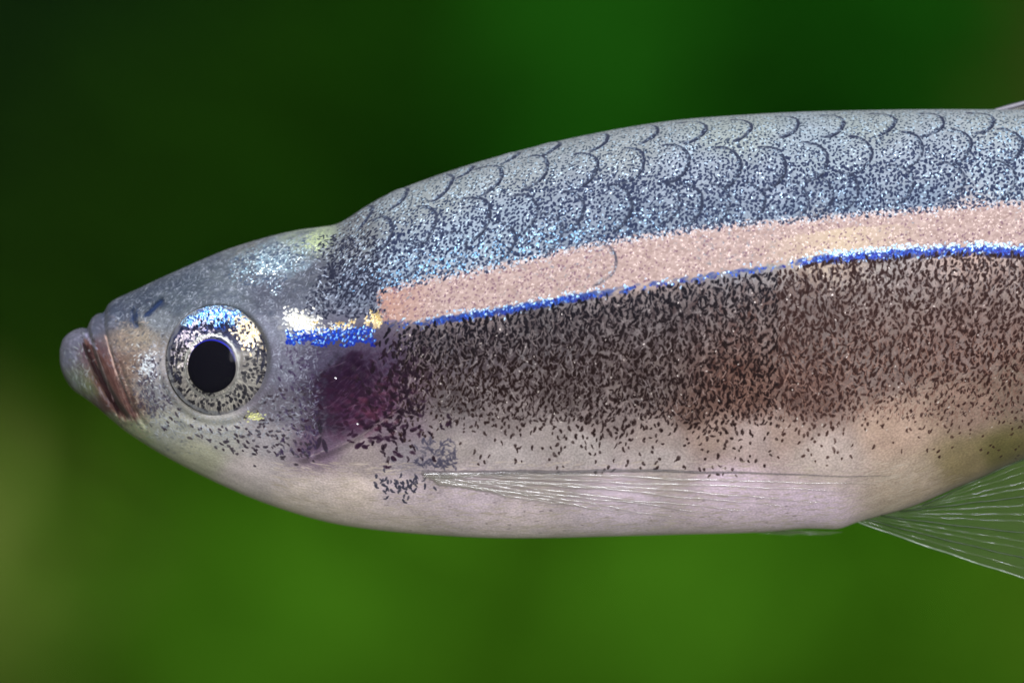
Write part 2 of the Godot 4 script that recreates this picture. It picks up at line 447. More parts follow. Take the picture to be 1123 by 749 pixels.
	for i in 5200:
		var x := rr(420, 1180)
		var yb := look(stripe_bot_t, x) + 1.6 * sin(x * 0.11) * sin(x * 0.043)
		var p1 := smooth(450, 520, x) * (1.0 - smooth(620, 680, x)) + smooth(860, 920, x)
		var strong := 0.16 + 0.74 * p1
		var dy := rr(-3.5, 12.5)
		if rng.randf() > strong:
			continue
		if dy < 3.0 or rng.randf() < 0.2:
			if rng.randf() < (0.5 if x > 860.0 else 0.26):
				spot(x, yb + dy, rr(1.2, 2.4), rr(0.8, 1.3), rr(0, PI), c8(124, 168, 214).lerp(c8(206, 218, 224), rng.randf() * 0.9), rr(0.4, 1.0), 2.4, 0.35, rr(0.28, 0.4), rr(6, 26))
		elif dy < 7.5 + 2.5 * smooth(850, 950, x) + rng.randfn(0.0, 1.6):
			spot(x, yb + dy, rr(1.3, 2.8), rr(0.9, 1.6), PI / 2 + rr(-0.9, 0.9), c8(44, 88, 184).lerp(c8(34, 28, 86), rng.randf()), rr(0.35, 0.95), 2.2, 0.25, rr(0.3, 0.42), rr(0, 16))
	for i in 2600:
		var x := rr(432, 1180)
		var ya := look(stripe_bot_t, x) + 8.0
		var y := rr(ya, 468)
		if x < 440.0 + absf(rng.randfn(0.0, 14.0)):
			continue
		var heart := smooth(ya - 4.0, ya + 24.0, y) * (1.0 - smooth(396, 472, y)) * (1.0 - 0.55 * smooth(780, 960, x))
		spot(x, y, rr(5, 12), rr(3, 6), rr(0.6, 2.4), c8(34, 22, 26).lerp(c8(58, 28, 22), smooth(700, 820, x)), rr(0.08, 0.3) * heart, 1.1)
	# --- flank: dense dark strokes with a pale fibre net between them
	for p in lattice(418, 1180, func(x): return look(stripe_bot_t, x) + 8.0, func(x): return 528.0, 4.9, 6.0, 0.5):
		var x := p.x
		var y := p.y
		var ya := look(stripe_bot_t, x) + 8.0
		var low := 476.0 + 12.0 * ridge(x - 700.0, 140.0) - 10.0 * smooth(850, 1000, x) - 14.0 * ridge(x - 490.0, 60.0) + 5.0 * sin(x * 0.05)
		var depth := smooth(low - 70.0, low + 6.0, y)
		var dens := 1.0 - 0.82 * smooth(low - 34.0, low + 14.0, y)
		dens *= 1.0 - 0.3 * smooth(840, 1000, x) * smooth(ya + 60, ya + 150, y)
		dens *= 1.0 - smooth(low + 24.0, low + 46.0, y)
		if rng.randf() > dens * 0.97 or x < 428.0 + rng.randfn(0.0, 12.0):
			continue
		var col := c8(15, 12, 20).lerp(c8(24, 11, 11), smooth(ya, ya + 70, y))
		if x > 850.0:
			col = col.lerp(c8(52, 30, 26), 0.7)
		var size := 1.0 - 0.42 * depth - 0.12 * smooth(850, 1000, x)
		var ang := PI / 2 + rr(-0.7, 0.7) + 0.12
		if rng.randf() < 0.2:
			ang = rr(0, PI)
		cell(x, y, (2.1 + 4.6 * rng.randf() * rng.randf() + rr(0.0, 1.3)) * size, rr(1.1, 2.5) * (0.6 + 0.4 * size), ang, col, rr(0.75, 1.0) * (1.0 - 0.3 * depth))
	for p in lattice(430, 1180, func(x): return look(stripe_bot_t, x) + 9.0, func(x): return 466.0 + 6.0 * sin(x * 0.05), 4.9, 6.2, 0.5):
		var x := p.x
		if x < 436.0 + rng.randfn(0.0, 8.0) or rng.randf() < 0.12:
			continue
		var ya := look(stripe_bot_t, x) + 8.0
		var g := rr(-22, 18)
		var col := c8(112 + g, 101 + g, 101 + g).lerp(c8(128 + g, 98 + g, 88 + g), smooth(700, 830, x) * smooth(ya + 30, ya + 110, p.y))
		var ang := PI / 2 + rr(-0.75, 0.75)
		if rng.randf() < 0.25:
			ang = rr(0, PI)
		var a := rr(1.9, 3.9)
		var e := rr(0.55, 1.05)
		var al := rr(0.35, 0.9) * (1.0 - smooth(445, 475, p.y))
		var bend := rr(-0.8, 0.8)
		spot(x, p.y, a, e, ang, col, al, 1.8, 0.0, 0.4, 10.0)
		spot(x + cos(ang + bend * 0.5) * a * 1.3, p.y + sin(ang + bend * 0.5) * a * 1.3, a * 0.8, e * 0.9, ang + bend, col, al, 1.8, 0.0, 0.4, 10.0)
	for i in 3800:
		var x := rr(432, 1180)
		var y := rr(look(stripe_bot_t, x) + 8.0, 462)
		spot(x, y, rr(1.0, 2.6), rr(0.5, 1.0), rr(0, PI), c8(34, 24, 26), rr(0.2, 0.6), 1.8)
	for i in 200:
		var x := rr(430, 1150)
		var y := rr(look(stripe_bot_t, x) + 14.0, 480)
		spot(x, y, rr(0.8, 1.7), rr(0.6, 1.0), rr(0, PI), c8(196, 184, 178), rr(0.4, 0.95), 2.4, 0.3, 0.3, 22.0)
	# --- the same bands carried on to the tail
	for i in 2200:
		var x := rr(1178, 1870)
		var ya := look(stripe_top_t, x)
		var yb := look(stripe_bot_t, x)
		var v := rr(-14, 14)
		spot(x, rr(ya, yb), rr(5, 9), rr(2, 4), rr(-0.3, 0.3), c8(166 + v, 142 + v, 137 + v), 0.7, 1.6, 0.0, 0.45)
	for i in 900:
		var x := rr(1178, 1870)
		spot(x, look(stripe_bot_t, x) + rr(1.0, 9.0), rr(4, 8), rr(2, 3), rr(-0.3, 0.3), c8(44, 88, 184).lerp(c8(34, 28, 86), rng.randf()), 0.6, 1.6, 0.2, 0.4)
	for p in lattice(1180, 1870, func(x): return 0.0, func(x): return look(stripe_top_t, x), 6.5, 5.5):
		spot(p.x, p.y, rr(2.6, 4.2), rr(1.6, 2.6), rr(0, PI), c8(42, 50, 80), rr(0.5, 0.9), 1.6)
	for p in lattice(1180, 1870, func(x): return look(stripe_bot_t, x) + 9.0, func(x): return lerpf(look(bot_t, x), look(stripe_bot_t, x), 0.3), 8.0, 9.0):
		cell(p.x, p.y, rr(3.4, 6.4), rr(1.9, 3.0), PI / 2 + rr(-0.7, 0.7), c8(46, 28, 26), rr(0.6, 0.95))
	# --- belly: faint fibres, few dots
	for i in 3600:
		var p := pick(300, 1100, 500, 600)
		var g := rr(-22, 20)
		if p.y < 505.0 + 30.0 * smooth(1000, 1100, p.x):
			continue
		spot(p.x, p.y, rr(2.5, 9.0), rr(0.5, 1.0), rr(-0.25, 0.15), c8(178 + g, 162 + g, 150 + g) if p.x < 1000.0 else c8(150 + g, 132 + g, 112 + g), rr(0.2, 0.6), 2.0, -1.0, -1.0, rr(-10, 10))
	for i in 90:
		var p := pick(420, 900, 520, 585)
		spot(p.x, p.y, rr(1.0, 3.6), rr(0.6, 1.3), rr(-0.3, 0.3), c8(110, 96, 98), rr(0.25, 0.6), 2.4)
	# --- flecks at the root of the pectoral fin
	for i in 54:
		var x := 440.0 + rng.randfn(0.0, 15.0)
		cell(x, 532.0 + rng.randfn(0.0, 9.0), rr(2.0, 3.6), rr(1.2, 1.9), rr(0.7, 2.2), c8(54, 52, 66), rr(0.6, 0.95))
	for i in 90:
		var x := rr(455, 500)
		cell(x, rr(480, 512), rr(2.5, 5.0), rr(1.0, 1.7), rr(0.0, PI), c8(66, 62, 78), rr(0.3, 0.8))
	# --- gill cover: dusky purple, paler fibres, dark flecks
	for i in 1300:
		var x := 392.0 + rng.randfn(0.0, 30.0)
		var y := 424.0 + rng.randfn(0.0, 28.0)
		var edge := lerpf(500.0, 446.0, (x - 343.0) / 97.0) + 7.0 * sin(clampf((x - 343.0) / 97.0, 0.0, 1.0) * PI)
		if y > edge - 6.0 or y < 386.0 or x < 344.0 - 6.0 * sin((y - 400.0) * 0.05) + absf(rng.randfn(0.0, 6.0)) + 22.0 * smooth(420, 392, y):
			continue
		var heart := ridge(Vector2((x - 388.0) * 0.85, (y - 428.0) * 0.8).length(), 44.0)
		spot(x, y, rr(3, 10), rr(1.2, 4), rr(-1.2, 1.2), c8(26, 12, 30).lerp(c8(76, 38, 62), clampf(smooth(400, 480, y) * rng.randf() + 0.25 * rng.randf() + smooth(395, 440, x) * 0.3, 0.0, 1.0)), rr(0.15, 0.5) * heart, 1.2, 0.0, 0.4)
	for i in 320:
		var x := 412.0 + rng.randfn(0.0, 30.0)
		var y := 440.0 + rng.randfn(0.0, 30.0)
		if y < 384.0 or x < 335.0:
			continue
		spot(x, y, rr(4, 12), rr(0.6, 1.2), rr(-1.0, -0.2) if x < 400.0 else rr(0.5, 1.6), c8(116, 98, 112), rr(0.05, 0.24), 2.0, 0.0, 0.35, 8.0)
	for i in 150:
		var x := 408.0 + rng.randfn(0.0, 28.0)
		var y := 450.0 + rng.randfn(0.0, 26.0)
		if y < 395.0 or y > 512.0:
			continue
		cell(x, y, rr(2.2, 5.0), rr(1.4, 2.8), rr(-0.6, 0.9), c8(38, 20, 36), rr(0.4, 0.9))
	for i in 150:
		var x := 436.0 + rng.randfn(0.0, 20.0)
		var y := 434.0 + rng.randfn(0.0, 34.0)
		if y < 372.0 or y > 512.0:
			continue
		cell(x, y, rr(2.0, 4.8), rr(1.2, 2.4), rr(0.4, 2.2), c8(28, 16, 26), rr(0.5, 0.95))
	for i in 70:
		spot(410 + rng.randfn(0.0, 16.0), 446 + rng.randfn(0.0, 16.0), rr(3, 8), rr(2, 4), rr(-0.6, 0.6), c8(104, 52, 70), rr(0.06, 0.22), 1.1)
	for k in 40:
		var t := k / 39.0
		var q := Vector2(343, 498).lerp(Vector2(440, 446), t) + Vector2(0, 7.0 * sin(t * PI))
		spot(q.x, q.y + rng.randfn(0.0, 0.7), rr(2.0, 4.0), rr(0.5, 1.0), -0.5 + rr(-0.3, 0.3), c8(146, 126, 130), rr(0.1, 0.6), 1.8, 0.0, 0.35, 12.0)
	for k in [[369, 414, 1.7], [393, 464, 1.6]]:
		spot(k[0], k[1], k[2], 0.9, 0.6, c8(240, 234, 240), 1.0, 3.0, 0.4, 0.25, 40.0)
	for k in [[352, 467, 1.57], [350, 485, 1.9], [357, 488, 1.3]]:
		spot(k[0], k[1], 9.0, 3.0, k[2], c8(36, 26, 40), 0.8, 2.0)
	# --- cheek and lower head: scattered dark flecks
	for i in 430:
		var x := rr(178, 345)
		var y := rr(425, 512)
		var lowline := 468.0 + 40.0 * smooth(190, 280, x)
		var ex := (x - 241.0) / 62.0
		var ey := (y - 395.0) / 65.0
		if ex * ex + ey * ey < 1.1 or y > lowline + rng.randfn(0.0, 6.0) or rng.randf() > 0.62:
			continue
		cell(x, y, rr(1.3, 3.4), rr(1.2, 2.0), rr(-0.5, 1.2), c8(50, 42, 50), rr(0.55, 0.95))
	for i in 120:
		var x := rr(305, 350)
		var y := rr(380, 500)
		cell(x, y, rr(1.5, 3.4), rr(1.2, 2.0), rr(0.5, 2.2), c8(54, 42, 66), rr(0.25, 0.8))
	for i in 260:
		var p := pick(120, 230, 330, 470)
		var ex := (p.x - 241.0) / 62.0
		var ey := (p.y - 395.0) / 65.0
		if ex * ex + ey * ey > 1.15:
			spot(p.x, p.y, rr(1.2, 3.0), rr(0.8, 1.6), rr(0, PI), c8(58, 56, 66), rr(0.15, 0.6), 1.8)
	for i in 170:
		var x := 165.0 + rng.randfn(0.0, 9.0)
		var y := rr(392, 456)
		cell(x, y, rr(1.4, 3.2), rr(1.0, 1.8), rr(0.9, 2.3), c8(64, 58, 70), rr(0.3, 0.8))
	# --- fine silvery grain of the snout and round the eye
	for i in 5200:
		var p := pick(125, 350, 250, 520)
		var ex := (p.x - 241.0) / 59.0
		var ey := (p.y - 395.0) / 62.0
		var q := ex * ex + ey * ey
		if q < 1.0 or p.y > 480.0:
			continue
		var g := rr(-30, 44)
		var col := c8(146 + g, 150 + g, 164 + g)
		if p.x < 165.0 and p.y > 352.0:
			col = c8(160 + g, 140 + g, 124 + g)
		spot(p.x, p.y, rr(1.2, 3.6), rr(0.5, 1.0), rr(0, PI), col, rr(0.12, 0.5), 2.0, 0.1, 0.35, rr(-14, 18))
	for i in 2600:
		var p := pick(118, 360, 250, 500)
		var ex := (p.x - 241.0) / 60.0
		var ey := (p.y - 395.0) / 63.0
		var q := sqrt(ex * ex + ey * ey)
		if q < 1.05:
			continue
		var w := atan2(ey, ex) + PI / 2 + rr(-0.5, 0.5) if q < 1.5 else -0.45 + rr(-0.7, 0.7)
		var g := rr(-12, 30)
		if rng.randf() < 0.55:
			spot(p.x, p.y, rr(1.6, 4.0), rr(0.7, 1.5), w, c8(140 + g, 143 + g, 150 + g), rr(0.06, 0.26), 2.0, 0.1, 0.35, rr(0, 16))
		else:
			spot(p.x, p.y, rr(1.4, 4.0), rr(0.8, 1.6), w, c8(62, 66, 78), rr(0.06, 0.3), 2.0, 0.0, 0.4, rr(-12, 0))
	for i in 120:
		var x := 162.0 + rng.randfn(0.0, 6.0)
		spot(x, 402.0 + rng.randfn(0.0, 9.0), rr(1.0, 2.6), rr(0.6, 1.2), rr(0, PI), c8(226, 232, 240), rr(0.3, 0.8), 2.4, 0.3, 0.3, 18.0)
	for i in 420:
		var p := pick(110, 345, 250, 345)
		spot(p.x, p.y, rr(3, 9), rr(2, 5), rr(-0.8, 0.2), c8(52, 58, 74), rr(0.05, 0.28), 1.1)
	for i in 420:
		var p := pick(66, 130, 345, 445)
		spot(p.x, p.y, rr(2, 6), rr(1, 2.4), rr(0.4, 1.6), c8(66, 64, 70) if rng.randf() < 0.6 else c8(150, 148, 166), rr(0.08, 0.3), 1.3, 0.0, 0.35, rr(-10, 10))
	# --- brown folds of the mouth
	for i in 520:
		var t := rng.randf()
		var q := Vector2(98, 376).lerp(Vector2(140, 456), t) + Vector2(rng.randfn(0.0, 3.0 + 6.0 * t), rng.randfn(0.0, 3.0))
		spot(q.x, q.y, rr(3, 8), rr(0.8, 1.8), 1.1 + rr(-0.15, 0.15), c8(54, 34, 33).lerp(c8(98, 70, 64), rng.randf()), rr(0.2, 0.6), 1.8, 0.0, 0.35)
	for i in 150:
		var t := rng.randf()
		var q := Vector2(93, 380).lerp(Vector2(130, 452), t) + Vector2(rng.randfn(0.0, 1.2), 0)
		spot(q.x, q.y, rr(4, 8), rr(1.0, 2.0), 1.1, c8(34, 17, 19), rr(0.3, 0.7), 1.8, 0.0, 0.35)
	for i in 40:
		var t := rng.randf()
		var q := Vector2(116, 368).lerp(Vector2(129, 412), t)
		spot(q.x + rng.randfn(0.0, 0.5), q.y, rr(3, 6), 0.9, 1.25, c8(178, 150, 140), 0.4, 2.0, 0.0, 0.3, 12.0)
	for i in 60:
		var t := rng.randf()
		var q := Vector2(94, 366).lerp(Vector2(106, 382), t) + Vector2(rng.randfn(0.0, 0.8), rng.randfn(0.0, 0.8))
		spot(q.x, q.y, rr(2, 4.5), rr(0.8, 1.4), 0.9, c8(150, 146, 172), rr(0.2, 0.5), 1.6, 0.0, 0.3, 8.0)
		var q2 := Vector2(106, 384).lerp(Vector2(124, 438), t)
		spot(q2.x + rng.randfn(0.0, 0.6), q2.y, rr(3, 6), rr(0.5, 0.9), 1.25, c8(132, 112, 112), rr(0.15, 0.45), 1.8, 0.0, 0.3, 8.0)
	for i in 90:
		var p := Vector2(88 + rng.randfn(0.0, 8.0), 405 + rng.randfn(0.0, 16.0))
		spot(p.x, p.y, rr(2, 4.5), rr(0.5, 1.0), rr(0.3, 2.5), c8(78, 78, 66) if rng.randf() < 0.5 else c8(150, 158, 158), rr(0.2, 0.6), 2.0)
	# --- dusky blue nostrils
	for i in 60:
		var q := Vector2(162, 345).lerp(Vector2(178, 331), rng.randf())
		spot(q.x + rng.randfn(0, 1.5), q.y + rng.randfn(0, 1.5), rr(2, 5), rr(1, 2), -0.75, c8(34, 48, 80), 0.4, 2.0)
		spot(148 + rng.randfn(0, 2.5), 349 + rng.randfn(0, 5.0), rr(2, 4), rr(1, 2), 1.4, c8(36, 50, 82), 0.3, 2.0)
	for i in 160:
		spot(298 + rng.randfn(0.0, 20.0), 286 + rng.randfn(0.0, 9.0), rr(4, 9), rr(3, 5), -0.25, c8(150, 176, 190), rr(0.05, 0.2), 1.1, 0.15, 0.38)
		spot(332 + rng.randfn(0.0, 10.0), 352 + rng.randfn(0.0, 5.0), rr(3, 6), rr(2, 4), 0.2, c8(206, 200, 184), rr(0.05, 0.22), 1.1, 0.15, 0.38)
	# --- glittering crown
	for p in lattice(252, 348, func(x): return look(top_t, x) + 8.0, func(x): return 332.0, 3.3, 3.3):
		var q := Vector2((p.x - 298.0) / 40.0, (p.y - 286.0 + (p.x - 298.0) * 0.25) / 21.0).length()
		var q2 := Vector2((p.x - 302.0) / 10.0, (p.y - 316.0) / 10.0).length()
		var near := maxf(1.25 - q, 0.8 - q2 * 0.8) + rng.randfn(0.0, 0.16)
		if near < 0.1:
			continue
		if rng.randf() < 0.38:
			spot(p.x, p.y, rr(1.4, 2.6), rr(0.9, 1.6), rr(0, PI), c8(62, 74, 96), rr(0.5, 0.9), 2.2)
		else:
			spot(p.x, p.y, rr(1.2, 2.6), rr(0.7, 1.3), rr(0, PI), c8(160, 196, 214).lerp(c8(236, 244, 246), rng.randf() * minf(near * 1.6, 1.0)), rr(0.5, 1.0) * clampf(near * 1.6, 0.3, 1.0), 1.7, 0.4, rr(0.25, 0.4), rr(8, 28))
	for i in 160:
		var p := Vector2(347 + rng.randfn(0.0, 7.0), 263 + rng.randfn(0.0, 6.0))
		spot(p.x, maxf(p.y, look(top_t, p.x) + 4.0), rr(1.0, 2.0), rr(0.7, 1.2), rr(0, PI), c8(196, 210, 160), rr(0.3, 0.9), 2.4, 0.3, 0.3, 16.0)
	for p in lattice(338, 424, func(x): return 258.0, func(x): return 352.0, 3.4, 3.6):
		var in_left := 352.0 - 14.0 * smooth(285, 340, p.y) + rng.randfn(0.0, 5.0)
		if p.x < in_left or p.x > 418.0 + rng.randfn(0.0, 5.0) or p.y > 350.0 - 6.0 * rng.randf():
			continue
		if rng.randf() < 0.62:
			cell(p.x, p.y, rr(1.5, 3.0), rr(0.9, 1.6), rr(0, PI), c8(34, 36, 52), rr(0.5, 0.95))
		else:
			spot(p.x, p.y, rr(1.2, 3.4), rr(0.6, 1.1), rr(0, PI), c8(158, 168, 184), rr(0.3, 0.85), 2.2, 0.25, 0.3, 14.0)
	# --- gold and white patch, and blue patch, behind the eye
	for p in lattice(316, 416, func(x): return 350.0, func(x): return 386.0, 2.9, 2.9):
		var lowest := 378.0 + 3.0 * sin(p.x * 0.2) - 3.0 * smooth(345, 320, p.x)
		var highest := 362.0 - 4.0 * smooth(340, 380, p.x)
		var fade := smooth(420, 400, p.x + rng.randfn(0.0, 5.0))
		if p.y > lowest + rng.randfn(0.0, 1.6) or p.y < highest + rng.randfn(0.0, 2.0) or rng.randf() > fade:
			continue
		var dn := (p.y - highest) / (lowest - highest)
		spot(p.x, p.y, rr(1.8, 3.4), rr(1.4, 2.2), rr(0, PI), c8(26, 76, 206).lerp(c8(26, 30, 120), rng.randf() * 0.6 + 0.4 * dn), rr(0.6, 1.0), 2.0, 0.2, 0.32)
		if rng.randf() < 0.95 - 0.85 * dn:
			spot(p.x + rr(-1, 1), p.y + rr(-1, 1), rr(1.1, 2.3), rr(0.8, 1.4), rr(0, PI), c8(120, 186, 240).lerp(c8(220, 236, 240), rng.randf() * (1.0 - dn)), rr(0.6, 1.0), 2.4, 0.35, 0.28, rr(10, 34))
	for i in 560:
		var x := 0.0
		var y := 0.0
		var gold := 0.0
		if i < 330:
			x = 331.0 + rng.randfn(0.0, 10.0)
			y = 352.0 + rng.randfn(0.0, 6.0) + (x - 331.0) * 0.22
			gold = 0.3 * rng.randf() * rng.randf()
		elif i < 470:
			x = rr(340, 418)
			y = 357.0 - 5.0 * smooth(370, 418, x) + rng.randfn(0.0, 2.4)
			if sin(x * 0.33) + sin(x * 0.12) < -0.5:
				continue
			gold = rng.randf()
		else:
			x = 413.0 + rng.randfn(0.0, 4.0)
			y = 350.0 + rng.randfn(0.0, 4.0)
			gold = 0.4 + 0.6 * rng.randf()
		if x < 311.0 or y > 368.0:
			continue
		spot(x, y, rr(1.2, 2.6), rr(0.8, 1.5), rr(0, PI), c8(240, 240, 234).lerp(c8(206, 166, 92), gold), rr(0.5, 1.0), 1.7, 0.3, rr(0.25, 0.36), rr(8, 26))
	for i in 60:
		spot(281 + rng.randfn(0.0, 5.0), 456 + rng.randfn(0.0, 2.2), rr(1.0, 2.2), rr(0.7, 1.2), -0.5, c8(222, 220, 150), rr(0.3, 0.9), 2.4, 0.35, 0.3, 20.0)

# ---------------------------------------------------------------- mesh helpers

func commit(verts: PackedVector3Array, norms: PackedVector3Array, uvs: PackedVector2Array, idx: PackedInt32Array) -> ArrayMesh:
	var a := []
	a.resize(Mesh.ARRAY_MAX)
	a[Mesh.ARRAY_VERTEX] = verts
	a[Mesh.ARRAY_NORMAL] = norms
	if uvs.size():
		a[Mesh.ARRAY_TEX_UV] = uvs
	a[Mesh.ARRAY_INDEX] = idx
	var m := ArrayMesh.new()
	m.add_surface_from_arrays(Mesh.PRIMITIVE_TRIANGLES, a)
	return m

func put(called: String, mesh: Mesh, mat: Material, parent: Node3D) -> MeshInstance3D:
	var o := MeshInstance3D.new()
	o.name = called
	o.mesh = mesh
	o.material_override = mat
	parent.add_child(o, true)
	return o

func thing(called: String, label: String, category: String, at := Vector3.ZERO, group := "") -> Node3D:
	var o := Node3D.new()
	o.name = called
	add_child(o, true)
	o.position = at
	o.set_meta("label", label)
	o.set_meta("category", category)
	if group:
		o.set_meta("group", group)
	return o

func grid_mesh(pts: PackedVector3Array, uvs: PackedVector2Array, rows: int, cols: int, wrap: bool) -> ArrayMesh:
	# pts are world points; normals by central differences
	var norms := PackedVector3Array()
	norms.resize(pts.size())
	for i in rows:
		for j in cols:
			var jm := (j - 1 + cols) % cols if wrap else maxi(j - 1, 0)
			var jp := (j + 1) % cols if wrap else mini(j + 1, cols - 1)
			var a := pts[mini(i + 1, rows - 1) * cols + j] - pts[maxi(i - 1, 0) * cols + j]
			var b := pts[i * cols + jp] - pts[i * cols + jm]
			norms[i * cols + j] = (a * 1000.0).cross(b * 1000.0).normalized()
	var idx := PackedInt32Array()
	var last := cols if wrap else cols - 1
	for i in rows - 1:
		for j in last:
			var p := i * cols + j
			var q := i * cols + (j + 1) % cols
			idx.append_array([p, q, p + cols, q, q + cols, p + cols])
	return commit(pts, norms, uvs, idx)

func tube(line: PackedVector3Array, r0: float, r1: float, seg := 6, joints := 0.0) -> ArrayMesh:
	var pts := PackedVector3Array()
	var n := line.size()
	for i in n:
		var d := (line[mini(i + 1, n - 1)] - line[maxi(i - 1, 0)]).normalized()
		var a := d.cross(Vector3(0, 0, 1)).normalized()
		var b := d.cross(a)
		var r := lerpf(r0, r1, i / float(n - 1))
		if joints > 0.0:
			r *= 1.0 + joints * (i % 2)
		for k in seg:
			var t := TAU * k / seg
			pts.append(line[i] + (a * cos(t) + b * sin(t)) * r)
	return grid_mesh(pts, PackedVector2Array(), n, seg, true)

func body_mesh() -> ArrayMesh:
	var xs := PackedFloat32Array()
	var x := X0
	while x < XE:
		xs.append(x)
		x += 0.6 if x < 72.0 else 1.2 if x < 190.0 else 1.8 if x < 310.0 else 2.6 if x < 480.0 else 6.0 if x < 1200.0 else 14.0
	xs.append(XE)
	var half := 150
	var cols := half * 2 + 1
	var pts := PackedVector3Array()
	var uvs := PackedVector2Array()
	for xx in xs:
		var side := PackedVector3Array()
		for j in half + 1:
			side.append(skin(xx, PI * j / half))
		var u := tex_u(xx)
		for j in cols:
			var k := j if j <= half else 2 * half - j
			var p := side[k]
			pts.append(w3(Vector3(p.x, p.y, p.z if j <= half else -p.z)))
			uvs.append(Vector2(u, float(k) / half))
	# round off the tip of the snout and close the tail
	return grid_mesh(pts, uvs, xs.size(), cols, false)

func scale_mesh(s: Array) -> ArrayMesh:
	var st := SurfaceTool.new()
	st.begin(Mesh.PRIMITIVE_TRIANGLES)
	var cx: float = s[0] - s[2]
	var cphi := phi_of(cx, s[1])
	var hh := (look(bot_t, cx) - look(top_t, cx)) * 0.5
	var per := sqrt(pow(hh * sin(cphi), 2) + pow(look(wid_t, cx) * 0.8 * cos(cphi), 2))
	var rings := 6
	var segs := 28
	var lift: float = 0.4 + 1.3 * s[4]
	var ring := []
	for i in rings + 2:
		var row := []
		var r := minf(float(i) / rings, 1.0)
		for k in segs:
			var a := TAU * k / segs
			var sx := cos(a) * r
			var sy := sin(a) * r
			var px: float = cx + sx * s[2]
			var phi := clampf(cphi + sy * s[3] / per, 0.015, PI - 0.015)
			var t := (sx + 1.0) * 0.5
			var off: float = lerpf(-2.6, lift, smooth(0.1, 0.9, t)) + (0.6 + 1.3 * s[4]) * (1.0 - r * r) - 0.6 * pow(r, 6)
			if i > rings:
				off -= 2.2
			row.append([w3(skin(px, phi) + skin_normal(px, phi) * off), Vector2(tex_u(px), phi / PI)])
		ring.append(row)
	for i in rings + 1:
		st.set_smooth_group(0 if i < rings else 1)
		for k in segs:
			var k2 := (k + 1) % segs
			for q in [[i, k], [i + 1, k], [i + 1, k2], [i, k], [i + 1, k2], [i, k2]]:
				var v: Array = ring[q[0]][q[1]]
				st.set_uv(v[1])
				st.add_vertex(v[0])
	st.generate_normals()
	return st.commit()

func dome(cx: float, cy: float, rx: float, ry: float, z0: float, sag: float, r_in: float, rings := 14, segs := 64) -> ArrayMesh:
	# a shallow cap facing out of the flank, uv across its disc
	var pts := PackedVector3Array()
	var uvs := PackedVector2Array()
	for i in rings + 1:
		var r := lerpf(r_in, 1.0, float(i) / rings)
		for k in segs:
			var a := TAU * k / segs
			var c := cos(a) * r
			var s := sin(a) * r
			if rx < 30.0:
				c *= 1.0 + 0.012 * sin(2.0 * a + 0.6) + 0.008 * sin(5.0 * a)
				s *= 1.0 + 0.012 * cos(3.0 * a)
			pts.append(w3(Vector3(cx + c * rx, cy + s * ry, z0 + sag * sqrt(maxf(1.0 - 0.96 * r * r, 0.0)))))
			uvs.append(Vector2(0.5 + c * 0.5, 0.5 + s * 0.5))
	var m := grid_mesh(pts, uvs, rings + 1, segs, true)
	return m

# ---------------------------------------------------------------- eye

